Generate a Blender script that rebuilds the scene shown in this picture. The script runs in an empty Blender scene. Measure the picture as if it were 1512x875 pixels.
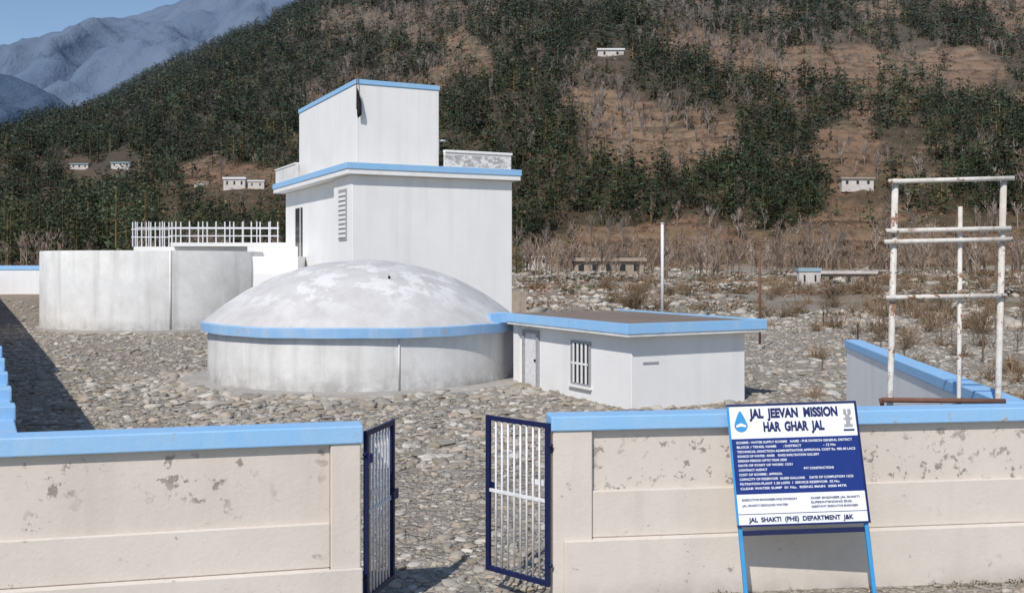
import bpy, math, random
import numpy as np
from mathutils import Vector, Matrix
random.seed(7); rng=np.random.default_rng(7)
F=1500.0; HV=390.0; CH=3.2
scene=bpy.context.scene
scene.view_settings.view_transform='Standard'; scene.view_settings.look='None'
scene.view_settings.exposure=0

def X(u,d): return (u-756.0)/F*d
def Z(v,d): return CH-(v-HV)/F*d

# ---------------- noise -----------------
def _h(i,j,s):
    n=(i*374761393+j*668265263+s*974634777)&0xffffffff
    n=((n^(n>>13))*1274126177)&0xffffffff
    n=n^(n>>16)
    return (n&0xffff)/65535.0
def vn(x,y,s=0):
    x=np.asarray(x,float);y=np.asarray(y,float)
    xi=np.floor(x).astype(np.int64);yi=np.floor(y).astype(np.int64)
    fx=x-xi;fy=y-yi;fx=fx*fx*(3-2*fx);fy=fy*fy*(3-2*fy)
    a=_h(xi,yi,s);b=_h(xi+1,yi,s);c=_h(xi,yi+1,s);d=_h(xi+1,yi+1,s)
    return (a*(1-fx)+b*fx)*(1-fy)+(c*(1-fx)+d*fx)*fy
def fbm(x,y,s=0,o=4):
    t=0;a=.5;n=0
    for k in range(o):
        t=t+a*vn(x*2**k,y*2**k,s+k);n+=a;a*=.5
    return t/n
def sst(x,a,b):
    t=np.clip((x-a)/(b-a),0,1);return t*t*(3-2*t)

# ---------------- materials -----------------
class NT:
    def __init__(s,name):
        s.m=bpy.data.materials.new(name);s.m.use_nodes=True
        s.t=s.m.node_tree;s.b=s.t.nodes['Principled BSDF'];s.n=s.t.nodes;s.l=s.t.links
        s.tc=s.n.new('ShaderNodeTexCoord')
    def noise(s,scale,detail=4,rough=.6,map=None,vec=None):
        n=s.n.new('ShaderNodeTexNoise');n.inputs['Scale'].default_value=scale
        n.inputs['Detail'].default_value=detail;n.inputs['Roughness'].default_value=rough
        src=vec or s.tc.outputs['Object']
        if map:
            m=s.n.new('ShaderNodeMapping');m.inputs['Scale'].default_value=map
            s.l.new(src,m.inputs['Vector']);src=m.outputs[0]
        s.l.new(src,n.inputs['Vector']);return n.outputs['Fac']
    def vor(s,scale,feature='F1',out='Distance',map=None):
        n=s.n.new('ShaderNodeTexVoronoi');n.feature=feature;n.inputs['Scale'].default_value=scale
        src=s.tc.outputs['Object']
        s.l.new(src,n.inputs['Vector']);return n.outputs[out]
    def ramp(s,fac,a,b,ca=(0,0,0),cb=(1,1,1)):
        r=s.n.new('ShaderNodeValToRGB');e=r.color_ramp.elements
        e[0].position=a;e[0].color=(*ca,1);e[1].position=b;e[1].color=(*cb,1)
        s.l.new(fac,r.inputs[0]);return r.outputs[0]
    def mix(s,f,a,b,mode='MIX'):
        m=s.n.new('ShaderNodeMix');m.data_type='RGBA';m.blend_type=mode
        for sock,v in ((m.inputs[0],f),(m.inputs[6],a),(m.inputs[7],b)):
            if isinstance(v,(int,float)): sock.default_value=v
            elif isinstance(v,tuple): sock.default_value=(*v,1)
            else: s.l.new(v,sock)
        return m.outputs[2]
    def math(s,op,a,b=0.0):
        m=s.n.new('ShaderNodeMath');m.operation=op
        for sock,v in ((m.inputs[0],a),(m.inputs[1],b)):
            if isinstance(v,(int,float)): sock.default_value=v
            else: s.l.new(v,sock)
        return m.outputs[0]
    def zc(s):
        x=s.n.new('ShaderNodeSeparateXYZ');s.l.new(s.tc.outputs['Object'],x.inputs[0]);return x.outputs
    def attr(s,n):
        a=s.n.new('ShaderNodeAttribute');a.attribute_name=n;return a.outputs['Color']
    def rng(s,v,a,b,c=0.,d=1.):
        m=s.n.new('ShaderNodeMapRange');m.inputs[1].default_value=a;m.inputs[2].default_value=b
        m.inputs[3].default_value=c;m.inputs[4].default_value=d;m.clamp=True
        s.l.new(v,m.inputs[0]);return m.outputs[0]
    def bump(s,h,st=.3,dist=.02):
        b=s.n.new('ShaderNodeBump');b.inputs['Strength'].default_value=st;b.inputs['Distance'].default_value=dist
        s.l.new(h,b.inputs['Height']);s.l.new(b.outputs[0],s.b.inputs['Normal'])
    def done(s,col,rough=.85,metal=0.,spec=.3):
        if isinstance(col,tuple): s.b.inputs['Base Color'].default_value=(*col,1)
        else: s.l.new(col,s.b.inputs['Base Color'])
        s.b.inputs['Roughness'].default_value=rough;s.b.inputs['Metallic'].default_value=metal
        s.b.inputs['Specular IOR Level'].default_value=spec
        return s.m

def paint(name,base,dirt,amt=.5,sscale=1.5,broad=.35,peel=None,peelth=.62,peelscale=7,zr=None,rough=.85,st=.25,basez=None):
    t=NT(name)
    c=t.mix(t.math('MULTIPLY',t.ramp(t.noise(broad*2,5,.65),.35,.7),.55*amt),base,dirt)
    streak=t.ramp(t.noise(sscale,5,.6,map=(1.6,1.6,.09)),.5,.78)
    c=t.mix(t.math('MULTIPLY',streak,amt*.8),c,dirt)
    c=t.mix(t.math('MULTIPLY',t.ramp(t.noise(14,6,.7),.45,.75),.22*amt),c,dirt)
    if basez is not None:
        z=t.zc()[2]
        m=t.math('MULTIPLY',t.rng(z,basez[0],basez[1],1,0),t.ramp(t.noise(2.5,5,.7),.3,.65))
        c=t.mix(m,c,tuple(x*.75 for x in dirt))
    if peel:
        m=t.ramp(t.noise(peelscale,6,.72),peelth,peelth+.03)
        m2=t.ramp(t.noise(1.3,3,.5),.45,.56)
        m=t.math('MULTIPLY',m,m2)
        if zr:
            z=t.zc()[2]
            m=t.math('MULTIPLY',m,t.math('MULTIPLY',t.rng(z,zr[0],zr[0]+.05),t.rng(z,zr[1]-.05,zr[1],1,0)))
        pc=t.mix(t.noise(30,3),peel,tuple(x*.5 for x in peel))
        c=t.mix(m,c,pc)
    t.bump(t.noise(25,6,.7),st,.02)
    return t.done(c,rough)

M={}
M['white']=paint('white_wall_paint',(.83,.825,.815),(.5,.48,.45),.3,1.2,.25)
M['whitetank']=paint('weathered_white_plaster',(.77,.765,.745),(.38,.365,.34),.66,1.4,.5,basez=(0,.7))
M['blue']=paint('light_blue_paint',(.25,.50,.80),(.46,.56,.64),.5,2.5,.9,peel=(.5,.45,.4),peelth=.62)
M['bluering']=paint('faded_blue_paint',(.22,.45,.74),(.5,.57,.64),.85,2.5,.8,peel=(.55,.5,.45),peelth=.58)
M['beige']=paint('cream_wall_paint',(.665,.60,.535),(.47,.41,.36),.5,1.4,.6,peel=(.40,.34,.30),peelth=.57,peelscale=7,zr=(.99,1.62),basez=(0,.25))
M['beige2']=paint('cream_plinth_paint',(.68,.615,.55),(.48,.43,.37),.5,1.2,.8,peel=(.5,.44,.38),peelth=.63,basez=(0,.3))
t=NT('parapet_painted_lettering')
c=t.mix(t.ramp(t.noise(1.2,5,.8,map=(2.2,2.2,3.5)),.47,.53),(.72,.72,.72),(.38,.37,.37))
z=t.zc()[2];c=t.mix(t.math('MULTIPLY',t.rng(z,7.75,7.8),t.rng(z,8.3,8.35,1,0)),(.74,.74,.74),c)
M['parapet']=t.done(c,.9)
def simple(name,c,rough=.6,metal=0,var=.25,sc=12):
    t=NT(name);col=t.mix(t.ramp(t.noise(sc,4,.6),.35,.75),c,tuple(x*(1-var) for x in c))
    t.bump(t.noise(40,4),.1,.01);return t.done(col,rough,metal)
M['navy']=simple('navy_enamel',(.012,.018,.075),.45)
M['barwhite']=simple('white_enamel_bars',(.78,.78,.8),.5)
M['glass']=simple('dark_window_glass',(.03,.035,.04),.2)
M['grill']=simple('grey_window_grille',(.38,.38,.40),.6)
M['concrete']=paint('grey_concrete',(.42,.4,.37),(.25,.23,.21),.8)
M['roofbrown']=paint('dusty_roof',(.26,.21,.175),(.14,.11,.09),.8)
M['black']=simple('black_cloth',(.015,.015,.016),.9)
M['steelpole']=paint('chipped_white_pipe_paint',(.72,.7,.66),(.35,.27,.2),.8,6,4,peel=(.32,.17,.1),peelth=.56,peelscale=10)
M['rust']=simple('rusty_steel',(.19,.09,.06),.8)
M['signblue']=simple('sign_blue',(.012,.035,.2),.4,var=.1)
M['signwhite']=simple('sign_white',(.8,.82,.84),.4,var=.06)
M['signink']=simple('sign_navy_ink',(.01,.02,.11),.5,var=.1)
M['signcyan']=simple('sign_frame_blue',(.05,.3,.62),.45,var=.15)
M['stonewall']=paint('stone_masonry',(.42,.34,.27),(.2,.16,.13),1.0,3,2)
M['tin']=simple('blue_tin_sheet',(.3,.42,.5),.5)
M['greyplaster']=paint('village_plaster',(.62,.58,.55),(.35,.3,.27),.7)

# dome
t=NT('dome_flaking_plaster');z=t.zc()[2]
c=t.mix(t.ramp(t.noise(1.2,6,.65),.35,.7),(.61,.60,.59),(.49,.475,.46))
m=t.ramp(t.noise(1.3,6,.68,map=(1,1,.8)),.50,.56)
m=t.math('MULTIPLY',m,t.rng(z,1.9,2.5,0,.8))
c=t.mix(m,c,(.74,.735,.725))
c=t.mix(t.math('MULTIPLY',t.ramp(t.noise(22,5,.7),.55,.75),.3),c,(.36,.34,.32))
c=t.mix(t.math('MULTIPLY',t.ramp(t.noise(2,5,.6,map=(1.6,1.6,.2)),.5,.75),.35),c,(.4,.385,.37))
t.bump(t.noise(18,6,.7),.3,.02);M['dome']=t.done(c,.9)

# ground
t=NT('gravel_and_cobbles');xyz=t.zc()
v1=t.vor(4,'F1','Color');v1d=t.vor(4,'DISTANCE_TO_EDGE','Distance')
v2=t.vor(13,'F1','Color');v2d=t.vor(13,'DISTANCE_TO_EDGE','Distance')
s1=t.n.new('ShaderNodeSeparateColor');t.l.new(v1,s1.inputs[0])
s2=t.n.new('ShaderNodeSeparateColor');t.l.new(v2,s2.inputs[0])
c1=t.ramp(s1.outputs[0],0,1,(.26,.23,.19),(.49,.45,.39))
c2=t.ramp(s2.outputs[1],0,1,(.22,.19,.155),(.47,.43,.37))
c=t.mix(t.ramp(t.noise(.8,4),.4,.6),c1,c2)
edge=t.math('MULTIPLY',t.rng(v2d,0,.05,.35,1),t.rng(v1d,0,.05,.6,1))
c=t.mix(edge,(.15,.13,.105),c)
c=t.mix(t.math('MULTIPLY',t.ramp(t.noise(.35,5,.6),.42,.6),.6),c,(.37,.325,.265))
far=t.rng(xyz[1],40,90)
pm=t.math('MULTIPLY',far,t.ramp(t.noise(.045,6,.7),.46,.59))
c=t.mix(pm,c,(.27,.19,.125))
gm=t.math('MULTIPLY',far,t.ramp(t.noise(.03,4,.6,map=(1,2.5,1)),.62,.66))
c=t.mix(gm,c,(.14,.15,.07))
hh=t.math('ADD',t.rng(v1d,0,.15),t.math('MULTIPLY',t.rng(v2d,0,.12),.5))
t.bump(hh,.7,.05);M['ground']=t.done(c,.95,spec=.1)

# hill
t=NT('dry_grass_slope');xyz=t.zc()
c=t.mix(t.ramp(t.noise(.03,7,.7),.35,.65),(.24,.145,.09),(.36,.235,.15))
c=t.mix(t.ramp(t.noise(.25,6,.75),.48,.64),c,(.13,.09,.06))
c=t.mix(t.math('MULTIPLY',t.ramp(t.noise(.06,6,.7),.5,.62),.7),c,(.16,.14,.08))
tz=t.math('ADD',t.math('MULTIPLY',xyz[2],1/4.2),t.math('MULTIPLY',t.noise(.02,3),2.0))
tz=t.math('FRACT',tz)
c=t.mix(t.math('MULTIPLY',t.rng(tz,.75,.95),t.ramp(t.noise(.07,3),.42,.6)),c,(.12,.08,.055))
c=t.mix(t.math('MULTIPLY',t.math('MULTIPLY',t.rng(tz,.35,.1),t.ramp(t.noise(.05,3),.45,.6)),.35),c,(.40,.29,.2))
fo=t.attr('Col')
c=t.mix(t.math('MULTIPLY',fo,.85),c,t.mix(t.noise(.3,5,.7),(.03,.036,.02),(.095,.075,.05)))
hz=t.rng(xyz[1],200,2600,0,1)  # aerial haze painted into the slope colour, growing with distance
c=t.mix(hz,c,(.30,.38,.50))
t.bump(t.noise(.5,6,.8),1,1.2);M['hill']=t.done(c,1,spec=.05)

def haze(name,a,b,bs):  # mountain colours with the blue aerial haze painted into the base colour
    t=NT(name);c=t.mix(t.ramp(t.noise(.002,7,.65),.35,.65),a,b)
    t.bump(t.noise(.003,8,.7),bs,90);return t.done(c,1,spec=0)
M['mtA']=haze('hazed_far_mountain_rock',(.115,.16,.235),(.145,.19,.265),.5)
M['mtB']=haze('hazed_mid_mountain_rock',(.06,.095,.15),(.08,.115,.175),.5)

t=NT('foliage');M['foliage']=t.done(t.attr('Col'),.9,spec=.1)
t=NT('river_stone')
c=t.mix(t.math('MULTIPLY',t.ramp(t.noise(12,5,.7),.4,.7),.4),t.attr('Col'),(.2,.18,.15))
t.bump(t.noise(20,5,.7),.4,.02);M['stone']=t.done(c,.92,spec=.15)

# ---------------- builders -----------------
def empty(name,loc=(0,0,0)):
    e=bpy.data.objects.new(name,None);e.location=loc;scene.collection.objects.link(e);return e
def add(name,verts,faces,mat,parent=None,smooth=False,bevel=0):
    me=bpy.data.meshes.new(name);me.from_pydata([tuple(v) for v in verts],[],faces);me.update()
    o=bpy.data.objects.new(name,me);scene.collection.objects.link(o)
    if mat: me.materials.append(M[mat])
    if smooth:
        for p in me.polygons:p.use_smooth=True
    if bevel:
        b=o.modifiers.new('bevel','BEVEL');b.width=bevel;b.segments=2;b.limit_method='ANGLE'
    if parent:
        o.parent=parent;o.matrix_parent_inverse=Matrix.Translation(-Vector(parent.location))
    return o
BF=[(0,3,2,1),(4,5,6,7),(0,1,5,4),(1,2,6,5),(2,3,7,6),(3,0,4,7)]
def ob(name,P,u,v,a0,a1,b0,b1,z0,z1,mat,parent=None,bevel=.012):
    vs=[]
    for z in (z0,z1):
        for a,b in ((a0,b0),(a1,b0),(a1,b1),(a0,b1)):
            vs.append((P[0]+u[0]*a+v[0]*b,P[1]+u[1]*a+v[1]*b,z))
    return add(name,vs,BF,mat,parent,bevel=bevel)
def tubes(name,segs,mat,parent=None,n=8):
    vs=[];fs=[]
    for p0,p1,r in segs:
        p0=Vector(p0);p1=Vector(p1);d=(p1-p0).normalized()
        a=d.orthogonal().normalized();b=d.cross(a);k=len(vs)
        for p in (p0,p1):
            for i in range(n):
                th=2*math.pi*i/n+math.pi/4;vs.append(p+(a*math.cos(th)+b*math.sin(th))*r)
        for i in range(n):
            j=(i+1)%n;fs.append((k+i,k+j,k+n+j,k+n+i))
        fs.append(tuple(k+n-1-i for i in range(n)));fs.append(tuple(k+n+i for i in range(n)))
    return add(name,vs,fs,mat,parent,smooth=(n>6))
def lathe(name,c,prof,mat,parent=None,seg=96,smooth=True,wob=0):
    vs=[];fs=[];n=len(prof)
    for i in range(seg):
        th=2*math.pi*i/seg
        for r,z in prof:
            vs.append((c[0]+r*math.cos(th),c[1]+r*math.sin(th),z+(wob*math.sin(th*7)+wob*.6*math.sin(th*17+1) if wob else 0)))
    for i in range(seg):
        j=(i+1)%seg
        for k in range(n-1): fs.append((i*n+k,j*n+k,j*n+k+1,i*n+k+1))
    o=add(name,vs,fs,mat,parent,smooth=False)
    if smooth:
        for p in o.data.polygons:p.use_smooth=True
        try:
            o.data.set_sharp_from_angle(angle=math.radians(35))
        except Exception: pass
    return o
def tri_mesh(name,V,T,C,mat,parent=None,smooth=False):
    me=bpy.data.meshes.new(name)
    me.vertices.add(len(V));me.vertices.foreach_set('co',V.astype(np.float32).ravel())
    me.loops.add(len(T)*3);me.loops.foreach_set('vertex_index',T.astype(np.int32).ravel())
    me.polygons.add(len(T));me.polygons.foreach_set('loop_start',np.arange(0,len(T)*3,3,dtype=np.int32))
    me.update(calc_edges=True)
    if C is not None:
        at=me.attributes.new('Col','FLOAT_COLOR','POINT')
        cc=np.ones((len(V),4),np.float32);cc[:,:3]=C;at.data.foreach_set('color',cc.ravel())
    me.materials.append(M[mat]);me.validate()
    if smooth: me.polygons.foreach_set('use_smooth',[True]*len(me.polygons))
    o=bpy.data.objects.new(name,me);scene.collection.objects.link(o)
    if parent:o.parent=parent
    return o
def scatter(name,temps,pos,scl,rot,col,mat,tidx=None,smooth=False):
    N=len(pos);tidx=rng.integers(0,len(temps),N) if tidx is None else tidx
    Vs=[];Ts=[];Cs=[];off=0
    for k,(tv,tt,tcol) in enumerate(temps):
        ids=np.where(tidx==k)[0]
        if len(ids)==0: continue
        n=len(tv);v=tv[None,:,:]*scl[ids][:,None,:]
        c=np.cos(rot[ids])[:,None];s=np.sin(rot[ids])[:,None]
        x=v[:,:,0]*c-v[:,:,1]*s;y=v[:,:,0]*s+v[:,:,1]*c
        v=np.stack([x,y,v[:,:,2]],-1)+pos[ids][:,None,:]
        Vs.append(v.reshape(-1,3))
        T=(tt[None]+ (np.arange(len(ids))*n)[:,None,None]+off).reshape(-1,3);Ts.append(T)
        Cs.append((col[ids][:,None,:]*tcol[None,:,:]).reshape(-1,3));off+=len(ids)*n
    return tri_mesh(name,np.concatenate(Vs),np.concatenate(Ts),np.concatenate(Cs),mat,smooth=smooth)
def grid(name,xs,ys,zf,mat,smooth=True,cf=None):
    XX,YY=np.meshgrid(xs,ys);ZZ=zf(XX,YY);nx=len(xs);ny=len(ys)
    V=np.stack([XX,YY,ZZ],-1).reshape(-1,3)
    i=np.arange(nx-1)[None,:]+nx*np.arange(ny-1)[:,None];i=i.ravel()
    T=np.concatenate([np.stack([i,i+1,i+nx+1],-1),np.stack([i,i+nx+1,i+nx],-1)])
    C=None
    if cf is not None: C=np.repeat(cf(V[:,0],V[:,1],V[:,2])[:,None],3,1)
    return tri_mesh(name,V,T,C,mat,smooth=smooth)

# ---------------- terrain -----------------
def gz(x,y):
    x=np.asarray(x,float);y=np.asarray(y,float)
    z=.13*sst(x,.9,2.2)*(1-sst(y,9.9,10.8))
    z=z+.05*(fbm(x*.6,y*.6,3)-.5)*1.2
    z=z+.018*np.clip(y-55,0,400)
    z=z+1.25*sst(y,54,64)*(1-sst(x,-22,-14))
    z=z+sst(y,60,110)*(fbm(x*.05,y*.05,9)-.5)*2.0*sst(y,40,90)
    return z
ys=np.concatenate([np.arange(-12,30,.35),30*1.02**np.arange(0,215)])
xx=np.sinh(np.linspace(-5.2,5.2,241))*12
grid('ground',np.unique(xx),ys,gz,'ground')

CY=650.
def crest(x):
    return np.interp(x,[-900,-700,-430,-328,-285,-241,-189,-137,-100,0,300,800],[-20,-8,12,60,88,113,140,163,190,222,255,265])
def yf(x): return np.interp(x,[-500,-150,60,400],[250,225,195,190])
def hz_(x,y):
    f=yf(x);p=(y-f)/(CY-f)
    base=crest(x)*np.where(p<=1,np.sign(p)*np.abs(p)**1.08,1-.35*(p-1))
    pc=np.clip(p,0,1);amp=np.sin(math.pi*pc)**.7
    z=base+amp*((fbm(x*.012,y*.006,21)-.5)*42+(fbm(x*.035,y*.03,31)-.5)*12)
    z=z+3*(fbm(x*.02,y*.02,77)-.5)+(fbm(x*.15,y*.15,41,3)-.5)*2.2
    z=z+2.5+np.minimum(p,0)*60
    per=4.2
    z=z-.75*per/(2*math.pi)*np.sin(2*math.pi*(z+3*fbm(x*.02,y*.02,5))/per)*sst(x,-100,0)
    return z
def ell(u,v,cx,cy,rx,ry): return ((u-cx)/rx)**2+((v-cy)/ry)**2<1
def density(xx,yy,zz):
    yq=np.maximum(yy,1);uu=756+F*xx/yq;vv=HV-F*(zz-CH)/yq
    # wobble patch borders so they follow the ground rather than neat shapes
    uu=uu+(fbm(xx*.05,yy*.05,91)-.5)*110;vv=vv+(fbm(xx*.05,yy*.05,95)-.5)*60
    cl=fbm(xx*.03,yy*.03,61,4)
    g=np.zeros(len(xx));b=np.zeros(len(xx))
    A=(uu<480)&(vv<240);g[A]=1
    A=(uu<250)&(vv>=240);g[A]=.8
    A=(uu>=250)&(uu<450)&(vv>=240);g[A]=np.where(vv[A]>278,.75,.08);b[A]=.1
    A=(uu>=440)&(uu<830)&(vv<345);g[A]=np.where(cl[A]>.43,.92,.4);b[A]=np.where(cl[A]>.43,.06,.45)
    A=(uu>=830)&(vv<90);g[A]=np.where(cl[A]>.5,.8,.18);b[A]=np.where(uu[A]<1150,.65,.3)
    A=(uu>=830)&(vv>=90)&(vv<230);g[A]=np.where(cl[A]>.55,.8,.07);b[A]=np.where(uu[A]<1150,.5,.06)
    A=(uu>=830)&(vv>=230);g[A]=np.where(cl[A]>.57,.7,.06);b[A]=.2
    A=(uu>=450)&(vv>=340);g[A]=.03;b[A]=.2
    for e in [(1140,188,110,36),(1410,190,125,34),(910,285,195,58),(1110,285,130,56),(1450,290,80,35),(780,320,80,40),(980,120,70,40),(860,30,110,50),(1400,30,80,24),(1230,25,70,30)]:
        k=ell(uu,vv,*e)&(cl>.36);g[k]=.98;b[k]=.02
    for e in [(930,205,95,26),(1025,195,45,38),(360,40,60,14),(700,90,40,25),(1270,210,50,50),(1330,110,150,40),(1270,330,120,30)]:
        k=ell(uu,vv,*e);g[k]*=.12;b[k]*=.5
    return g,b,uu,vv
hx=np.concatenate([np.arange(-900,-420,14),np.arange(-420,460,3.2),np.arange(460,1000,14)])
hy=np.concatenate([np.arange(165,420,1.9),np.arange(420,660,4),np.arange(660,1500,30)])
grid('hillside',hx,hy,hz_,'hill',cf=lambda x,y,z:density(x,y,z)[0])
def onhill(u_,v_):
    ds=np.arange(200,640,.5);x=X(u_,ds);vv_=HV-F*(hz_(x,ds)-CH)/ds
    k=np.where(vv_<=v_)[0];return float(ds[k[0]]) if len(k) else 300.
HL=[]
for q in [('white_house',883,921,73,83,'greyplaster','barwhite',2),('village_house',1243,1290,263,274,'greyplaster','stonewall',3),('village_house',330,362,263,275,'greyplaster','barwhite',3),('village_house',366,390,267,276,'greyplaster','barwhite',2),('village_house',287,308,269,275,'greyplaster','stonewall',2),('village_house',104,130,242,248,'greyplaster','tin',3),('village_house',164,192,240,246,'greyplaster','tin',3)]:
    dd=onhill((q[1]+q[2])/2,q[4])-2;HL.append(q+(dd,X((q[1]+q[2])/2,dd)))

def range_(name,y0,dep,pts,mat,amp,s):
    px=[X(u,y0) for u,v in pts];pz=[Z(v,y0) for u,v in pts]
    def f(x,y):
        p=(y-(y0-dep))/dep
        b=np.interp(x,px,pz)*np.where(p<1,np.clip(p,-.2,1),1-.5*(p-1))
        r=1-np.abs(2*fbm(x/(dep*.25),y/(dep*.5),s,6)-1)
        return b+(r-.75)*amp*np.sin(math.pi*np.clip(p,0,1))**.8*1.6+(fbm(x/60.,y/60.,s+5)-.5)*amp*.15
    xs=np.linspace(px[0],px[-1],320);yy=np.linspace(y0-dep,y0+dep*.4,150)
    return grid(name,xs,yy,f,mat)
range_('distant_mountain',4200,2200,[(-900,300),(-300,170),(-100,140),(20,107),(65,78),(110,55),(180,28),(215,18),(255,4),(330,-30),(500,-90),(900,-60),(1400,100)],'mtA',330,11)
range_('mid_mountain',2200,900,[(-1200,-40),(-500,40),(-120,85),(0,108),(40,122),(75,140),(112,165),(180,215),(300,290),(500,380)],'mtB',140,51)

# ---------------- trees -----------------
def leaf_tris(P,size,seedrng,flat=1.0):
    n=len(P)
    d=seedrng.normal(size=(n,3,3));d/=np.linalg.norm(d,axis=2,keepdims=True);d[:,:,2]*=flat
    V=P[:,None,:]+d*size[:,None,None]
    return V.reshape(-1,3),np.arange(n*3).reshape(-1,3)
def prism(p0,p1,r0,r1):
    p0=np.array(p0);p1=np.array(p1);d=p1-p0;d=d/np.linalg.norm(d)
    a=np.cross(d,[.3,.9,.1]);a/=np.linalg.norm(a);b=np.cross(d,a)
    vs=[];
    for p,r in ((p0,r0),(p1,r1)):
        for i in range(3):
            th=2*math.pi*i/3;vs.append(p+(a*math.cos(th)+b*math.sin(th))*r)
    ts=[]
    for i in range(3):
        j=(i+1)%3;ts+= [(i,j,3+j),(i,3+j,3+i)]
    return np.array(vs),np.array(ts)
def joinp(parts):
    V=[];T=[];C=[];o=0
    for v,t,c in parts:
        V.append(v);T.append(t+o);C.append(c if c.ndim==2 else np.tile(c,(len(v),1)));o+=len(v)
    return np.concatenate(V),np.concatenate(T),np.concatenate(C)
def pine(seed,n=72,wid=.27,pointy=.8,low=.1,ls=1.0):
    r=np.random.default_rng(seed);parts=[]
    v,t=prism((0,0,-.05),(0,0,.9),.022,.006);parts.append((v,t,np.array([2.6,1.6,1.3])))
    for k in range(4):
        h=.25+.14*k;a=r.uniform(0,6.28);L=wid*(1-h)*1.0
        v,t=prism((0,0,h),(L*math.cos(a),L*math.sin(a),h+.06),.01,.003);parts.append((v,t,np.array([2.4,1.5,1.2])))
    nc=10
    hs=np.linspace(low+.04,.95,nc)+r.uniform(-.03,.03,nc)
    P=[];S=[];B=[]
    for h in hs:
        rad=wid*((1-h)**pointy)*r.uniform(.6,1.15)+.02;a=r.uniform(0,6.28)
        cx=rad*.4*math.cos(a);cy=rad*.4*math.sin(a);m=n//nc
        q=r.normal(size=(m,3))*np.array([rad*.5,rad*.5,.045])+np.array([cx,cy,h])
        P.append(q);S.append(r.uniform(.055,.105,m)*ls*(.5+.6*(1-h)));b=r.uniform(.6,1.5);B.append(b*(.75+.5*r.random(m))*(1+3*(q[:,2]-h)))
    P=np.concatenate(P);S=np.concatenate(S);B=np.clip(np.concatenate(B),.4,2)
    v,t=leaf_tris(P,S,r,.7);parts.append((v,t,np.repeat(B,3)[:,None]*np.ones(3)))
    return joinp(parts)
def bare(seed,spread=.45,w0=.015):
    r=np.random.default_rng(seed);parts=[]
    v,t=prism((0,0,-.05),(0,0,.55),.02,.01);parts.append((v,t,np.ones(3)))
    starts=[(np.array([0,0,r.uniform(.15,.6)]),.3) for _ in range(8)]
    V=[];T=[];k=0
    def br(p,L,w,dep):
        nonlocal k
        a=r.uniform(0,6.28);d=np.array([math.cos(a)*spread,math.sin(a)*spread,r.uniform(.6,1.1)]);d/=np.linalg.norm(d)
        q=p+d*L;s=np.cross(d,r.normal(size=3));s/=np.linalg.norm(s)
        V.extend([p-s*w,p+s*w,q]);T.append((k,k+1,k+2));k+=3
        if dep>0:
            for _ in range(3): br(p+d*L*r.uniform(.3,.95),L*r.uniform(.45,.75),w*.65,dep-1)
    for p,L in starts: br(p,L*r.uniform(.7,1.2),w0,2)
    parts.append((np.array(V),np.array(T),np.ones(3)))
    return joinp(parts)
def bush(seed,n=32):
    r=np.random.default_rng(seed);q=r.normal(size=(n,3))*np.array([.35,.35,.22]);q[:,2]=np.abs(q[:,2])+.08
    v,t=leaf_tris(q,r.uniform(.08,.22,n),r);return v,t,np.repeat(r.uniform(.5,1.5,n),3)[:,None]*np.ones(3)
def twig_bush(seed,n=170):
    # dome of thin twigs fanning out of one root
    r=np.random.default_rng(seed);V=[];C=[]
    for i in range(n):
        a=r.uniform(0,6.28);e=r.uniform(.25,1.45);d=np.array([math.cos(a)*math.cos(e),math.sin(a)*math.cos(e),math.sin(e)])
        p=np.array([r.normal()*.1,r.normal()*.1,0])+d*r.uniform(0,.5);L=r.uniform(.2,.5)
        d=d+r.normal(size=3)*.35;s=np.cross(d,r.normal(size=3));s/=np.linalg.norm(s);w=.012
        V+= [p-s*w,p+s*w,p+d*L];C+=[[r.uniform(.6,1.3)]*3]*3
    return np.array(V),np.arange(n*3).reshape(-1,3),np.array(C)
pines=[pine(100+i,wid=random.uniform(.22,.32),pointy=random.uniform(.6,1.0)) for i in range(5)]
pines+=[pine(200+i,n=90,wid=.40,pointy=.4,low=.15,ls=1.15) for i in range(5)]
fines=[pine(250+i,n=330,wid=.42,pointy=.4,low=.1,ls=.6) for i in range(4)]
bares=[bare(300+i,w0=.018) for i in range(5)]
thin=[bare(330+i,w0=.008) for i in range(4)]
bushes=[bush(400+i) for i in range(4)]
twigs=[twig_bush(450+i) for i in range(4)]

N=20000
yy=rng.uniform(0,1,N)**.8*460+196
xx=X(rng.uniform(-90,1610,N),yy)
keep=yy>yf(xx)+2
for q in HL:
    w=X(q[2],q[8])-X(q[1],q[8])
    keep&=~((np.abs(xx-q[9]*yy/q[8])<w*.6+2)&(yy<q[8]+6)&(yy>q[8]-16))
xx,yy=xx[keep],yy[keep]
zz=hz_(xx,yy);g,b,uu,vv=density(xx,yy,zz)
r_=rng.random(len(xx));isg=r_<g;isb=(~isg)&(r_<g+b)
def hazecol(c,d):  # blends blue distance haze into the vertex colours of far trees
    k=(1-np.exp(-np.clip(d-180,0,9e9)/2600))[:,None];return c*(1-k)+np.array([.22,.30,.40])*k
ids=np.where(isg)[0];n=len(ids)
h=rng.uniform(4.2,9.6,n)
base=np.array([.029,.042,.021])*rng.uniform(.5,1.8,(n,1))*np.where(rng.random((n,1))<.15,np.array([[2.1,1.5,1.35]]),1.0)
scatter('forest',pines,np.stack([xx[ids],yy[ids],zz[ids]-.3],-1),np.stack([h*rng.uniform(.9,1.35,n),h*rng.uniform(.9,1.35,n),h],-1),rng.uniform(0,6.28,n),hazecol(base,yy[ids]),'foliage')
ids=np.where(isb)[0];n=len(ids);h=rng.uniform(4.5,8.5,n)
base=np.array([.29,.235,.20])*rng.uniform(.5,1.2,(n,1))
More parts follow.
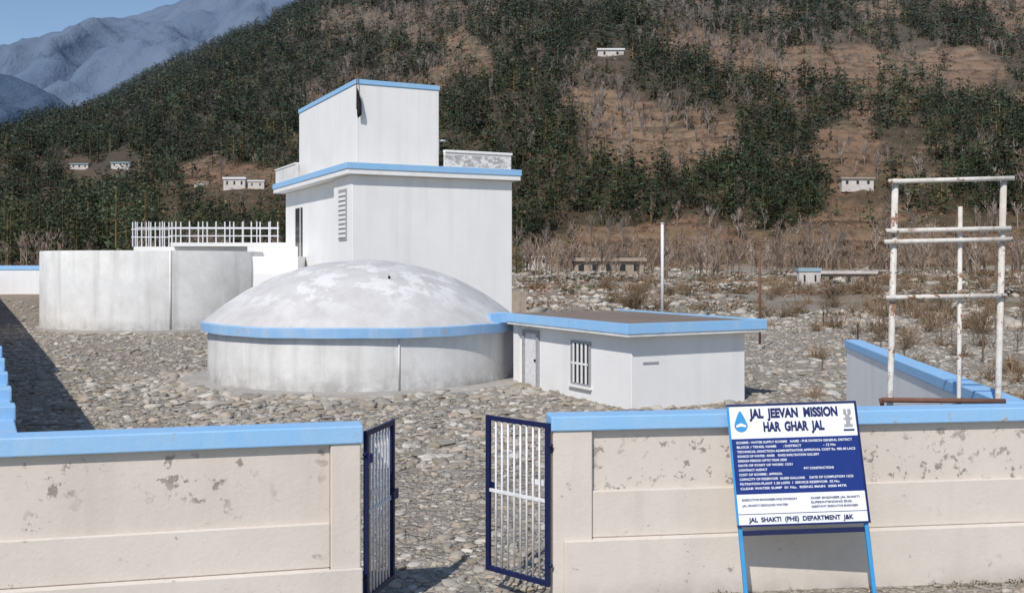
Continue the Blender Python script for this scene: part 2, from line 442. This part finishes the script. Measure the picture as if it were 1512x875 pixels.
scatter('bare_trees',bares,np.stack([xx[ids],yy[ids],zz[ids]-.2],-1),np.stack([h,h,h],-1),rng.uniform(0,6.28,n),hazecol(base,yy[ids]),'foliage')
# hill shrubs
n=11000;y=rng.uniform(0,1,n)**1.1*330+198;u=rng.uniform(250,1600,n);x=X(u,y);k=y>yf(x);x,y=x[k],y[k];n=len(x);z=hz_(x,y)
s=rng.uniform(.5,2.1,n);pal=np.array([[.16,.10,.065],[.24,.16,.10],[.08,.08,.04],[.2,.11,.07],[.28,.22,.16]])
scatter('hillside_scrub',bushes,np.stack([x,y,z-.1],-1),np.stack([s,s,s*.9],-1),rng.uniform(0,6.28,n),pal[rng.integers(0,5,n)]*rng.uniform(.7,1.2,(n,1)),'foliage')
# valley edge trees
P=[];H=[]
for (u0,u1,d0,d1,cnt,h0,h1) in [(-60,110,150,200,36,7,13),(90,245,150,190,32,8,14),(255,415,170,210,32,6,10),(440,470,170,200,5,6,9),(760,800,150,170,4,4,6)]:
    for _ in range(cnt):
        d=random.uniform(d0,d1);u=random.uniform(u0,u1);P.append((X(u,d),d));H.append(random.uniform(h0,h1))
P=np.array(P);H=np.array(H);n=len(P);z=np.maximum(gz(P[:,0],P[:,1]),hz_(P[:,0],P[:,1]))
scatter('tree_belt',fines,np.column_stack([P,z-.4]),np.stack([H*.95,H*.95,H],-1),rng.uniform(0,6.28,n),np.array([.042,.052,.03])*rng.uniform(.6,1.9,(n,1)),'foliage')
n=480;d=rng.uniform(120,215,n);u=np.where(rng.random(n)<.72,rng.uniform(765,1560,n),rng.uniform(-60,420,n));x=X(u,d)
z=np.maximum(gz(x,d),hz_(x,d));h=rng.uniform(3.0,6.8,n)
scatter('bare_tree_belt',bares,np.stack([x,d,z-.2],-1),np.stack([h,h,h],-1),rng.uniform(0,6.28,n),np.array([.31,.24,.19])*rng.uniform(.5,1.15,(n,1)),'foliage')
n=3000;d=rng.uniform(60,215,n);u=rng.uniform(765,1600,n);k=rng.random(n)<.2;u[k]=rng.uniform(-50,410,k.sum());x=X(u,d);d2=d
kk=(fbm(x*.07,d*.07,88,3)>.47)&((u>760)|(d>115));x,d2=x[kk],d2[kk];n=len(x);z=np.maximum(gz(x,d2),hz_(x,d2));s=rng.uniform(.4,1.5,n)*np.clip(d2/110,.5,1.2)
scatter('dry_shrubs',bushes,np.stack([x,d2,z-.05],-1),np.stack([s,s,s*.9],-1),rng.uniform(0,6.28,n),pal[rng.integers(0,5,n)]*rng.uniform(.8,1.4,(n,1)),'foliage')
n=45;d=rng.uniform(24,70,n);u=rng.uniform(1210,1560,n);x=X(u,d);z=gz(x,d);h=rng.uniform(.8,2.2,n)
scatter('riverside_bare_shrubs',thin,np.stack([x,d,z-.05],-1),np.stack([h*1.3,h*1.3,h],-1),rng.uniform(0,6.28,n),np.array([.2,.15,.11])*rng.uniform(.6,1.2,(n,1)),'foliage')
n=230;d=rng.uniform(22,120,n);u=rng.uniform(880,1570,n);k=(d>50)|(u>1190);d,u=d[k],u[k];n=len(d);x=X(u,d);z=gz(x,d);h=rng.uniform(.5,1.3,n)*np.clip(d/45,.7,1.5)
scatter('riverbed_bushes',twigs,np.stack([x,d,z-.03],-1),np.stack([h*1.2,h*1.2,h],-1),rng.uniform(0,6.28,n),np.array([.27,.19,.12])*rng.uniform(.5,1.2,(n,1)),'foliage')

# ---------------- stones -----------------
def ico(sub,seed):
    import bmesh
    bm=bmesh.new();bmesh.ops.create_icosphere(bm,subdivisions=sub,radius=1)
    r=random.Random(seed);pl=[(Vector((r.gauss(0,1),r.gauss(0,1),r.gauss(0,1))).normalized(),r.uniform(.4,.75)) for _ in range(9)]
    vs=[]
    for v in bm.verts:
        c=v.co.copy()
        for nn,dd in pl:
            k=c.dot(nn)
            if k>dd: c-=nn*(k-dd)
        c*=r.uniform(.92,1.08)*1.15;vs.append(c[:])
    ts=[tuple(q.index for q in f.verts) for f in bm.faces];bm.free()
    return np.array(vs),np.array(ts),np.ones((len(vs),3))
st1=[ico(1,i) for i in range(10)];st2=[ico(2,20+i) for i in range(14)]
spal=np.array([[.44,.40,.34],[.51,.47,.41],[.36,.32,.265],[.46,.39,.31],[.31,.29,.26],[.57,.54,.48],[.40,.335,.26],[.42,.385,.335]])
def stones(name,x,y,s,temps,emb=.25,bright=1.0,dz=0):
    n=len(x);z=gz(x,y)+dz;sx=s*rng.uniform(.7,1.5,n);sy=s*rng.uniform(.7,1.4,n);sz=s*rng.uniform(.25,.6,n)
    scatter(name,temps,np.stack([x,y,z+sz*(1-2*emb)*.5],-1),np.stack([sx,sy,sz],-1),rng.uniform(0,6.28,n),
            spal[rng.integers(0,len(spal),n)]*rng.uniform(.7,1.12,(n,1))*bright,'stone')
n=18000;y=9.6+rng.uniform(0,1,n)**1.3*13;u=rng.uniform(-60,1560,n);x=X(u,y);s=np.exp(rng.normal(-3.45,.5,n))
k=(y>9.6+.134*x+.35*(x>0))&(s<.10);stones('cobbles',x[k],y[k],s[k],st2)
n=28000;y=16+rng.uniform(0,1,n)**1.15*45;u=rng.uniform(-40,1560,n);x=X(u,y);s=np.minimum(np.exp(rng.normal(-2.75,.45,n)),.19)
stones('rubble_stones',x,y,s,st2)
n=8500;y=50+rng.uniform(0,1,n)*140;u=rng.uniform(740,1580,n);x=X(u,y);s=np.exp(rng.normal(-1.75,.6,n));k=(fbm(x*.04,y*.04,15)>.42)&(s<.9)
stones('riverbed_boulders',x[k],y[k],s[k],st1,bright=1.15)
# low dry-stone terrace walls in the valley
def drywall(u0,d0,u1,d1,h,name='dry_stone_wall'):
    L=math.hypot(X(u1,d1)-X(u0,d0),d1-d0);n=int(L*h*26);t_=rng.random(n)
    x=X(u0,d0)+(X(u1,d1)-X(u0,d0))*t_;y=d0+(d1-d0)*t_+rng.normal(0,.18,n)
    top=h*(.6+.5*vn(t_*L*.3,t_*0,int(u0)))
    stones(name,x,y,rng.uniform(.16,.34,n),st1,bright=1.05,dz=rng.random(n)*top)
drywall(790,112,1010,118,1.0);drywall(1010,92,1100,86,.9);drywall(1150,118,1330,122,1.1);drywall(1290,78,1560,84,.8)
n=1500;y=rng.uniform(7.5,9.75,n);x=rng.uniform(1.0,6,n);s=np.exp(rng.normal(-4.0,.5,n));stones('roadside_gravel',x,y,s,st2)
DC=(-4.21,28.85)
n=2000;th=rng.uniform(math.pi*.95,math.pi*2.05,n);rr=4.75+rng.exponential(.45,n);s=np.minimum(np.exp(rng.normal(-2.3,.4,n)),.22)
stones('rubble_fringe',DC[0]+rr*np.cos(th),DC[1]+rr*np.sin(th),s,st2,bright=1.0)
n=60;x=np.concatenate([rng.uniform(1.0,2.1,40),rng.uniform(4,5.4,20)]);y=9.30+.134*(x-.37)+rng.uniform(-.15,.02,n);s=rng.uniform(.04,.1,n)
scatter('dry_weeds',bushes,np.stack([x,y,gz(x,y)],-1),np.stack([s,s,s],-1),rng.uniform(0,6.28,n),np.array([.12,.10,.05])*rng.uniform(.6,1.3,(n,1)),'foliage')

# ---------------- front boundary walls -----------------
def uv(P0,P1):
    d=Vector((P1[0]-P0[0],P1[1]-P0[1]));L=d.length;d.normalize();return (d.x,d.y),(-d.y,d.x),L
W=empty('boundary_wall',(-2.6,8.6,0))
s_=(8.86-8.24)/(4.01-1.32);P0=(-6.2,8.24-s_*(6.2-4.01));P1=(-1.32,8.86);u,v,L=uv(P0,P1)
TH=.23
ob('coping',P0,u,v,-.02,L+.02,-.045,TH+.03,1.645,1.8,'blue',W)
ob('panel',P0,u,v,0,L-.26,.03,TH,.0,1.645,'beige',W)
ob('gate_pillar',P0,u,v,L-.26,L,-.025,TH+.01,0,1.645,'beige2',W)
ob('mid_band',P0,u,v,0,L-.262,-.005,.03,.575,.965,'beige2',W)
ob('plinth',P0,u,v,0,L+.015,-.06,-.026,0,.57,'beige2',W)
ob('plinth_fill',P0,u,v,0,L-.262,-.0255,.0295,0,.572,'beige2',W)
W2=empty('boundary_wall',(2.6,9.6,0))
P0=(.375,9.375);s2=(10.0-9.375)/(5.04-.369);P1=(8.0,9.375+s2*(8-.375));u,v,L=uv(P0,P1)
ob('coping',P0,u,v,-.02,L,-.045,TH+.03,1.665,1.80,'blue',W2)
ob('gate_pillar',P0,u,v,0,.37,-.025,TH+.01,0,1.665,'beige2',W2)
ob('panel',P0,u,v,.37,L,.035,TH,0,1.665,'beige',W2)
ob('mid_band',P0,u,v,.372,L,-.0,.035,.664,1.10,'beige2',W2)
ob('plinth',P0,u,v,.10,L,-.065,-.0255,0,.66,'beige2',W2)
ob('plinth_fill',P0,u,v,.372,L,-.025,.0345,0,.662,'beige2',W2)
# side walls
W3=empty('side_boundary_wall',(-6,20,0));d=Vector((-.53,1)).normalized();u=(d.x,d.y);v=(-d.y,d.x)
Pc=(-4.14,8.50)
edges=[(0,1.15,1.80),(1.15,2.3,1.84),(2.3,3.5,1.88),(3.5,4.8,1.93),(4.8,6.2,1.98),(6.2,9,2.05),(9,22,2.35),(22,62,2.6)]  # last two bays, out of view, raised to widen the shadow inside
for i,(a,b,h) in enumerate(edges):
    ob('wall_bay_%d'%i,Pc,u,v,a,b,0,.18,0,h-.2,'beige',W3)
    ob('coping_%d'%i,Pc,u,v,a,b,-.01,.19,h-.2,h-.03,'blue',W3)
    ob('pier_%d'%i,Pc,u,v,b-.14,b+.14,-.025,.205,0,h+.09,'blue',W3)
W4=empty('side_boundary_wall',(5.6,14,0));P0=(5.02,10.35);P1=(6.22,18.9);u,v,L=uv(P0,P1)
ob('wall',P0,u,v,0,L,-.23,0,0,1.66,'white',W4);ob('coping',P0,u,v,0,L+.02,-.26,.03,1.66,1.80,'blue',W4)
W5=empty('far_boundary_wall',(-33,62,0));
ob('wall',(-45,63),(1,0),(0,1),0,17.5,0,.25,.8,2.85,'white',W5);ob('coping',(-45,63),(1,0),(0,1),0,17.5,-.04,.29,2.85,3.12,'blue',W5)

# ---------------- gates -----------------
def gate(hx,ex,nb,z0=.24,z1=1.74):
    G=empty('metal_gate',(hx[0],hx[1],0));u,v,L=uv(hx,ex)
    def p(a,z): return (hx[0]+u[0]*a,hx[1]+u[1]*a,z)
    f=.022
    ob('hinge_stile',hx,u,v,0,2*f,-.02,.02,z0,z1,'navy',G,.004)
    ob('lock_stile',hx,u,v,L-2*f,L,-.02,.02,z0,z1,'navy',G,.004)
    ob('top_rail',hx,u,v,2*f,L-2*f,-.0195,.0195,z1-.045,z1-.002,'navy',G,.004)
    ob('bottom_rail',hx,u,v,2*f,L-2*f,-.0195,.0195,z0+.002,z0+.05,'navy',G,.004)
    zm=z0+(z1-z0)*.52
    ob('middle_rail',hx,u,v,2*f,L-2*f,-.012,.012,zm-.016,zm+.016,'barwhite',G,.003)
    ob('diagonal_plate',hx,u,v,.09,.24,-.026,-.0215,zm+.13,zm+.18,'barwhite',G,0)
    tubes('bars',[(p(2*f+(L-4*f)*(i+1)/(nb+1),z0+.045),p(2*f+(L-4*f)*(i+1)/(nb+1),z1-.04),.0105) for i in range(nb)],'barwhite',G)
    ob('latch',hx,u,v,L-.10,L+.03,-.045,-.0205,zm-.02,zm+.07,'navy',G,.004)
    tubes('hinges',[(p(-.03,z0+.2),p(.02,z0+.2),.016),(p(-.03,z1-.2),p(.02,z1-.2),.016)],'navy',G)
    ob('lock_box',hx,u,v,.0,.055,-.05,-.0205,z1-.28,z1-.2,'navy',G,.004)
    return G
gate((-1.285,8.90),(-1.12,9.58),7)
gate((.345,9.33),(-.245,9.87),8)

# ---------------- information board -----------------
S=empty('information_board',(2.08,9.0,.05));S.rotation_euler=(math.radians(-15.5),math.radians(-1.6),math.radians(1.5))
def sb(name,x0,x1,y0,y1,z0,z1,mat,bev=0):
    o=ob(name,(0,0),(1,0),(0,1),x0,x1,y0,y1,z0,z1,mat,None,bev);o.parent=S;return o
BW=1.19;B0=.80;B1=1.90
sb('leg_1',0,.035,0,.035,0,B1,'signcyan',.004);sb('leg_2',BW-.035,BW,0,.035,0,B1,'signcyan',.004)
sb('back_brace',.035,BW-.035,.012,.032,B0-.08,B0-.035,'navy',.003)
sb('panel',-.01,BW+.01,-.018,-.001,B0,B1,'signwhite',.002)
sb('frame_top',-.015,BW+.015,-.026,-.018,B1-.014,B1+.004,'signink');sb('frame_bottom',-.015,BW+.015,-.026,-.018,B0-.004,B0+.014,'signink')
sb('frame_left',-.015,.004,-.0262,-.018,B0+.014,B1-.014,'signcyan');sb('frame_right',BW-.004,BW+.015,-.0262,-.018,B0+.014,B1-.014,'signink')
sb('blue_field',.004,BW-.004,-.021,-.0185,B0+.285,B1-.315,'signblue')
sb('rule',.006,BW-.006,-.021,-.0185,B0+.105,B0+.110,'signink')
def text(name,s,x,z,size,mat,off=.0,wid=None):
    c=bpy.data.curves.new(name,'FONT');c.body=s;c.size=size;c.offset=off;c.extrude=.0004
    c.materials.append(M[mat]);o=bpy.data.objects.new(name,c);scene.collection.objects.link(o)
    o.parent=S;o.location=(x,-.0235,z);o.rotation_euler=(math.pi/2,0,0)
    bpy.context.view_layer.update()
    if wid: o.scale=(wid/max(o.dimensions.x,1e-4),1,1)
    return o
text('title_1','JAL  JEEVAN  MISSION',.20,B1-.125,.115,'signink',.0055,.83)
text('title_2','HAR  GHAR  JAL',.31,B1-.25,.115,'signink',.0055,.57)
text('footer','JAL  SHAKTI  (PHE)  DEPARTMENT  J&K',.10,B0+.038,.056,'signink',.0018,.96)
lines=['SCHEME : WATER SUPPLY SCHEME   NAME - PHE DIVISION GENERAL DISTRICT','BLOCK / TEHSIL NAME      : DISTRICT                    - 12 No','TECHNICAL SANCTION ADMINISTRATIVE APPROVAL COST Rs. 985.40 LACS','SOURCE OF WATER : RIVER    RWSS INFILTRATION GALLERY','DESIGN PERIOD UPTO YEAR 2050','DATE OF START OF WORK 12/21','CONTRACT AGENCY                                             PVT CONSTRUCTIONS','COST OF SCHEME : APPROX.','CAPACITY OF RESERVOIR  50,000 GALLONS     DATE OF COMPLETION 12/23','FILTRATION PLANT 1.20 LGPD  /  SERVICE RESERVOIR  02 No.','CLEAR WATER SUMP  01 No.  RISING MAIN  3500 MTR']
ws=[1.08,.92,1.10,.76,.45,.50,.88,.40,1.05,.92,.98]
for i,(q,w_) in enumerate(zip(lines,ws)):
    text('line_%d'%i,q,.045,B1-.36-.0415*i,.029,'signwhite',.0006,w_)
for i,(q,x,w_) in enumerate([('EXECUTIVE ENGINEER PHE DIVISION',.05,.5),('JAL SHAKTI GROUND WATER',.05,.42),('CHIEF ENGINEER JAL SHAKTI',.68,.45),('SUPERINTENDING ENG.',.68,.38),('ASSISTANT EXECUTIVE ENGINEER',.68,.43)]):
    text('small_%d'%i,q,x,B0+.225-(.05*i if i<2 else .038*(i-2)),.026,'signink',.0004,w_)
pts=[]
for i in range(40):
    a=2*math.pi*i/40;r=.062;xx_=r*math.sin(a);zz_=-r*math.cos(a)
    if zz_>0: xx_*=(1-zz_/r*.55)**1;zz_*=2.1
    pts.append((.105+xx_,-.0225,B1-.19+zz_))
o=add('drop_logo',pts,[tuple(range(40))],'signcyan');o.parent=S
o=add('drop_wave',[(.06,-.0235,B1-.19),(.105,-.0235,B1-.17),(.15,-.0235,B1-.19),(.15,-.0235,B1-.21),(.105,-.0235,B1-.20),(.06,-.0235,B1-.21)],[(0,1,4,5),(1,2,3,4)],'signwhite');o.parent=S
def sbx(x0,x1,z0,z1,k,m='grill'): return sb('emblem_%d'%k,x0,x1,-.0215-.0003*k,-.0185,z0,z1,m)
sbx(1.07,1.15,B1-.235,B1-.21,1);sbx(1.09,1.13,B1-.21,B1-.12,2);sbx(1.075,1.102,B1-.12,B1-.07,3);sbx(1.115,1.145,B1-.12,B1-.07,4);sbx(1.07,1.15,B1-.165,B1-.15,5);sbx(1.06,1.16,B1-.27,B1-.255,6,'signink')

# ---------------- pipe frame -----------------
Fm=empty('steel_pipe_frame',(4.2,10.3,0));y0=10.30
def fp(u_,v_,dy=0): d=y0+dy;return (X(u_,d),d,Z(v_,d))
tubes('posts',[((fp(1308,640)[0],y0,0),fp(1322,264),.032),((fp(1467,640)[0],y0,0),fp(1482,262),.032)],'steelpole',Fm,10)
tubes('middle_post',[((fp(1414,620)[0],y0,0),fp(1418,305),.022)],'steelpole',Fm,10)
tubes('cross_rails',[(fp(1312,268,-.06),fp(1497,263,-.06),.024),(fp(1308,341,-.06),fp(1492,337,-.06),.024),(fp(1306,357,-.06),fp(1494,353,-.06),.024),(fp(1308,439,-.06),fp(1486,436,-.06),.023)],'steelpole',Fm,10)
tubes('rusty_lower_rail',[(fp(1303,590,-.06),fp(1484,592,-.06),.025),(fp(1303,598,.06),fp(1300,588,.06),.02)],'rust',Fm,10)

# ---------------- domed reservoir -----------------
D=empty('domed_reservoir',(DC[0],DC[1],0))
lathe('apron',DC,[(5.0,-.1),(4.95,.09),(4.2,.11)],'concrete',D)
lathe('wall',DC,[(4.25,-.1),(4.25,1.42)],'whitetank',D,128)
lathe('ring_beam',DC,[(4.2,1.41),(4.42,1.41),(4.43,1.64),(4.41,1.66),(4.2,1.67)],'bluering',D,128,True,.006)
a=4.36;h=1.68;Rs=(a*a+h*h)/(2*h);prof=[]
for i in range(41):
    r=a*(1-i/40);prof.append((max(r,.001),1.655+math.sqrt(Rs*Rs-r*r)-(Rs-h)))
lathe('dome',DC,prof,'dome',D,128)
tubes('vent_stub',[((DC[0]+1.0,DC[1]-2.3,2.75),(DC[0]+1.0,DC[1]-2.3,2.90),.03)],'black',D)
tubes('drain_pipe',[((DC[0]+1.45,DC[1]-4.02,.1),(DC[0]+1.45,DC[1]-4.02,1.4),.02)],'whitetank',D)

# ---------------- round open tank -----------------
TC=(-18.4,52.4);R=5.42
Tk=empty('round_water_tank',(TC[0],TC[1],0))
lathe('tank_shell',TC,[(R,-.1),(R,3.78),(R-.02,3.84),(R-.3,3.84),(R-.3,.5)],'whitetank',Tk,128)
lathe('footing',TC,[(R+.22,-.1),(R+.2,.12),(R-.01,.14)],'concrete',Tk,128)
lathe('tank_water_surface',TC,[(R-.29,3.0),(.01,3.0)],'glass',Tk,64)
xr=X(250,47.4)-TC[0];yr=-math.sqrt(R*R-xr*xr)
tubes('vertical_rib',[((TC[0]+xr,TC[1]+yr,0),(TC[0]+xr,TC[1]+yr,3.85),.05)],'whitetank',Tk)

# ---------------- filter platform + railings -----------------
FB=empty('filter_bed_platform',(-17,60,0))
ob('filter_walls',(0,0),(1,0),(0,1),-21.6,-13.0,58,66,0,4.2,'white',FB)
ob('inlet_channel',(0,0),(1,0),(0,1),-14.2,-11.0,54.5,57.9,2.9,4.15,'white',FB)
ob('channel_wall',(0,0),(1,0),(0,1),-13.6,-10.8,51.2,54.4,0,3.6,'white',FB)
ob('step_block',(0,0),(1,0),(0,1),-12.5,-10.2,49.2,51.1,0,2.75,'white',FB)
ob('walkway_slab',(0,0),(1,0),(0,1),-19.3,-12.6,57.4,58.6,4.203,4.42,'white',FB)
segs=[];d=58.3
for i in range(9):
    x=X(196,d)+i*.26;segs.append(((x,d,4.2),(x,d,5.62),.035))
segs+=[((X(194,d),d,5.2),(X(252,d),d,5.2),.03),((X(194,d),d,4.75),(X(252,d),d,4.75),.03)]
d=57.6
for i in range(13):
    x=X(254,d)+i*.5;segs.append(((x,d,4.4),(x,d,5.6),.04))
segs+=[((X(250,d),d,5.22),(X(412,d),d,5.22),.035),((X(250,d),d,4.8),(X(412,d),d,4.8),.035)]
d=64
for i in range(11):
    x=X(200,d)+i*.85;segs.append(((x,d,4.2),(x,d,5.9),.035))
segs+=[((X(200,d),d,5.5),(X(412,d),d,5.5),.03)]
tubes('railing',segs,'barwhite',FB,6)

# ---------------- main building -----------------
B=empty('filter_house_building',(-5,50,0))
u=(.897,.442);v=(-.442,.897);P=(-7.08,45.0)
ob('front_block',P,u,v,0,7.9,0,2.87,0,7.17,'white',B,.03)
ob('rear_block',P,u,v,.28,7.9,2.872,13.3,0,7.168,'white',B,.03)
ob('roof_slab',P,u,v,-.32,8.2,-.32,13.7,7.172,7.42,'white',B,.02)
ob('slab_fascia_front',P,u,v,-.36,8.24,-.36,-.321,7.40,7.68,'blue',B)
ob('slab_fascia_left',P,u,v,-.36,-.321,-.32,13.74,7.40,7.68,'blue',B)
ob('slab_fascia_right',P,u,v,8.201,8.24,-.32,13.74,7.40,7.68,'blue',B)
ob('slab_top',P,u,v,-.318,8.198,-.318,13.7,7.422,7.66,'concrete',B,0)
ob('tower_block',P,u,v,.5,4.55,1.0,11.2,7.662,11.38,'white',B,.03)
ob('tower_coping',P,u,v,.46,4.59,.96,11.24,11.382,11.6,'blue',B,.02)
ob('parapet_front',P,u,v,4.6,8.05,.4,.58,7.662,8.42,'parapet',B)
ob('parapet_cap',P,u,v,4.6,8.1,.35,.63,8.422,8.54,'white',B)
ob('parapet_right',P,u,v,7.87,8.05,.585,13.4,7.662,8.42,'parapet',B)
ob('parapet_left',P,u,v,-.25,-.08,9.0,13.5,7.662,8.42,'whitetank',B)
ob('parapet_left_cap',P,u,v,-.29,-.04,9.0,13.54,8.422,8.5,'white',B)
ob('parapet_back',P,u,v,-.079,7.86,13.3,13.5,7.662,8.42,'whitetank',B)
ob('window_frame',P,u,v,-.05,-.001,.75,1.95,4.3,6.6,'grill',B,0)
for i in range(10):
    ob('louvre_%d'%i,P,u,v,-.09,-.051,.85,1.85,4.42+.21*i,4.54+.21*i,'white',B,0)
ob('tall_window',P,u,v,.24,.279,9.6,11.0,3.4,6.2,'glass',B,0)
ob('tall_window_frame',P,u,v,.225,.2385,9.9,10.0,3.4,6.2,'white',B,0)
tubes('roof_spout',[((P[0]+u[0]*4.56+v[0]*1.2,P[1]+u[1]*4.56+v[1]*1.2,9.05),(P[0]+u[0]*4.95+v[0]*1.2,P[1]+u[1]*4.95+v[1]*1.2,9.05),.05),((P[0]+u[0]*4.6+v[0]*1.2,P[1]+u[1]*4.6+v[1]*1.2,9.05),(P[0]+u[0]*4.6+v[0]*1.2,P[1]+u[1]*4.6+v[1]*1.2,8.4),.04)],'barwhite',B)
c0=Vector((P[0]+u[0]*.5+v[0]*.9,P[1]+u[1]*.5+v[1]*.9,0))
tubes('flag_staff',[((c0.x,c0.y-.06,10.2),(c0.x,c0.y-.06,12.05),.022)],'rust',B)
fv=[];ff=[]
for i in range(9):
    zt=11.2-i*.15;w_=.08+.14*math.sin(i/8*2.2)
    if i==8:w_=.03
    fv+=[(c0.x+.02,c0.y-.1-.02*math.sin(i),zt),(c0.x+.02+w_*.6,c0.y-.16-.05*math.sin(i*1.3),zt-.1),(c0.x+.02+w_,c0.y-.08-.05*math.cos(i*1.1),zt-.2)]
for i in range(8):
    for k in range(2): ff.append((i*3+k,i*3+k+1,i*3+4+k,i*3+3+k))
add('black_flag',fv,ff,'black',B)

# ---------------- pump room -----------------
Rm=empty('pump_room',(2,25,0))
u=(.885,.466);v=(-.466,.885);P=(2.62,22.3)
ob('walls',P,u,v,0,3.2,0,5.5,-.1,1.62,'white',Rm,.015)
ob('roof_slab',P,u,v,-.30,3.58,-.30,5.9,1.622,1.70,'whitetank',Rm,.01)
ob('roof_top',P,u,v,-.275,3.555,-.275,5.875,1.702,1.88,'roofbrown',Rm,0)
ob('fascia_front',P,u,v,-.32,3.60,-.32,-.276,1.69,1.92,'blue',Rm,.008)
ob('fascia_left',P,u,v,-.32,-.276,-.275,5.9,1.69,1.92,'blue',Rm,.008)
ob('fascia_right',P,u,v,3.556,3.60,-.275,5.9,1.69,1.92,'blue',Rm,.008)
def bof(px):
    k=(px-756)/F;return (P[0]-k*P[1])/(.466+k*.885)
b0,b1=bof(797),bof(774)
ob('door_frame_1',P,u,v,-.07,-.001,b0,b0+.09,.02,1.5,'grill',Rm,0)
ob('door_frame_2',P,u,v,-.07,-.001,b1-.09,b1,.02,1.5,'grill',Rm,0)
ob('door_frame_3',P,u,v,-.07,-.001,b0+.09,b1-.09,1.42,1.5,'grill',Rm,0)
ob('door',P,u,v,-.02,-.001,b0+.091,b1-.091,.03,1.419,'barwhite',Rm,0)
ob('door_latch',P,u,v,-.04,-.021,b0+.15,b0+.25,.7,.76,'black',Rm,0)
b0,b1=bof(873),bof(844)
ob('window_frame',P,u,v,-.035,-.001,b0,b1,.32,1.38,'grill',Rm,0)
ob('window_glass',P,u,v,-.04,-.0351,b0+.07,b1-.07,.38,1.32,'glass',Rm,0)
for i in range(4):
    bb=b0+.07+(b1-b0-.14)*(i+.5)/4;ob('window_bar_%d'%i,P,u,v,-.055,-.0405,bb-.035,bb+.035,.38,1.32,'white',Rm,0)
ob('window_rail',P,u,v,-.058,-.0555,b0+.07,b1-.07,.82,.87,'white',Rm,0)
ob('window_sill',P,u,v,-.09,-.001,b0-.05,b1+.05,.27,.318,'white',Rm,0)
ob('vent_slot',P,u,v,.3,.72,-.02,-.001,1.0,1.04,'grill',Rm,0)
ob('link_slab',P,u,v,-.8,-.322,5.3,6.3,1.66,1.90,'blue',Rm,0)
ob('corner_post',P,u,v,-.10,-.001,5.1,5.35,0,1.6,'white',Rm,0)

# ---------------- poles -----------------
def pole(name,u_,vt,vb,d,r,mat,cap):
    e=empty(name,(X(u_,d),d,0));z0=float(gz(X(u_,d),d));x=X(u_,d)
    tubes('shaft',[((x,d,z0-.2),(x,d,Z(vt,d)),r)],mat,e);tubes('cap',[((x,d,Z(vt,d)),(x,d,Z(vt,d)+.05),r*1.4)],mat,e);tubes('base',[((x,d,z0-.1),(x,d,z0+.2),r*2.2)],'concrete',e)
pole('white_pole',978,330,466,58,.09,'barwhite',1)
pole('rusty_pole',1122,362,516,38,.045,'rust',1)

# ---------------- distant houses -----------------
def house(name,u0,u1,vt,vb,d,wall,roof,slope=0,nwin=3):
    x0=X(u0,d);x1=X(u1,d);zt=Z(vt,d);zb=Z(vb,d);w=x1-x0;h=zt-zb
    e=empty(name,((x0+x1)/2,d,zb))
    ob('walls',(x0,d),(1,0),(0,1),0,w,0,w*.4,zb-1.5,zt-.12*h,wall,e,0)
    ob('roof',(x0,d),(1,0),(0,1),-.04*w,w*1.04,-.05*w,w*.45,zt-.119*h,zt+.12*h,roof,e,0)
    for i in range(nwin):
        a=w*(i+.5)/nwin
        ob('window_%d'%i,(x0,d),(1,0),(0,1),a-w*.04,a+w*.04,-.05,-.002,zb+.2*h,zb+.65*h,'glass',e,0)
for q in HL: house(q[0],q[1],q[2],q[3],q[4],q[8],q[5],q[6],0,q[7])
house('stone_hut',848,950,383,404,140,'stonewall','stonewall',0,5)
house('tin_roof_shed',1180,1212,398,420,112,'greyplaster','tin',0,2)
house('small_hut',1214,1292,402,420,114,'stonewall','greyplaster',0,3)
house('small_hut',775,812,379,390,170,'greyplaster','barwhite',0,2)
wb=empty('small_notice_board',(0,44,0));ob('board',(X(756,44),44),(1,0),(0,1),0,.62,0,.05,Z(462,44),Z(430,44),'stonewall',wb);tubes('legs',[((X(758,44),44.08,0),(X(758,44),44.08,Z(432,44)),.03),((X(775,44),44.08,0),(X(775,44),44.08,Z(432,44)),.03)],'rust',wb)

# ---------------- light, sky, camera -----------------
EL=45;AZ=68
d=Vector((math.cos(math.radians(AZ))*math.cos(math.radians(EL)),math.sin(math.radians(AZ))*math.cos(math.radians(EL)),-math.sin(math.radians(EL))))
sl=bpy.data.lights.new('sun','SUN');sl.energy=3.7;sl.angle=math.radians(.6);sl.color=(1,.95,.89)
so=bpy.data.objects.new('sun',sl);so.rotation_euler=d.to_track_quat('-Z','Y').to_euler();scene.collection.objects.link(so)
w=bpy.data.worlds.new('World');scene.world=w;w.use_nodes=True
sk=w.node_tree.nodes.new('ShaderNodeTexSky');sk.sky_type='NISHITA';sk.sun_disc=False
sk.sun_elevation=math.radians(EL);sk.sun_rotation=math.atan2(-d.x,-d.y);sk.altitude=900;sk.air_density=1.0;sk.dust_density=.8;sk.ozone_density=2.0
bg=w.node_tree.nodes['Background'];bg.inputs[1].default_value=.12
w.node_tree.links.new(sk.outputs[0],bg.inputs[0])
cd=bpy.data.cameras.new('camera');cam=bpy.data.objects.new('camera',cd);scene.collection.objects.link(cam)
cam.location=(0,0,CH);cam.rotation_euler=(math.pi/2,0,0);cd.sensor_width=36;cd.lens=36*F/1512;cd.shift_y=-(437.5-HV)/1512
cd.clip_end=20000;scene.camera=cam
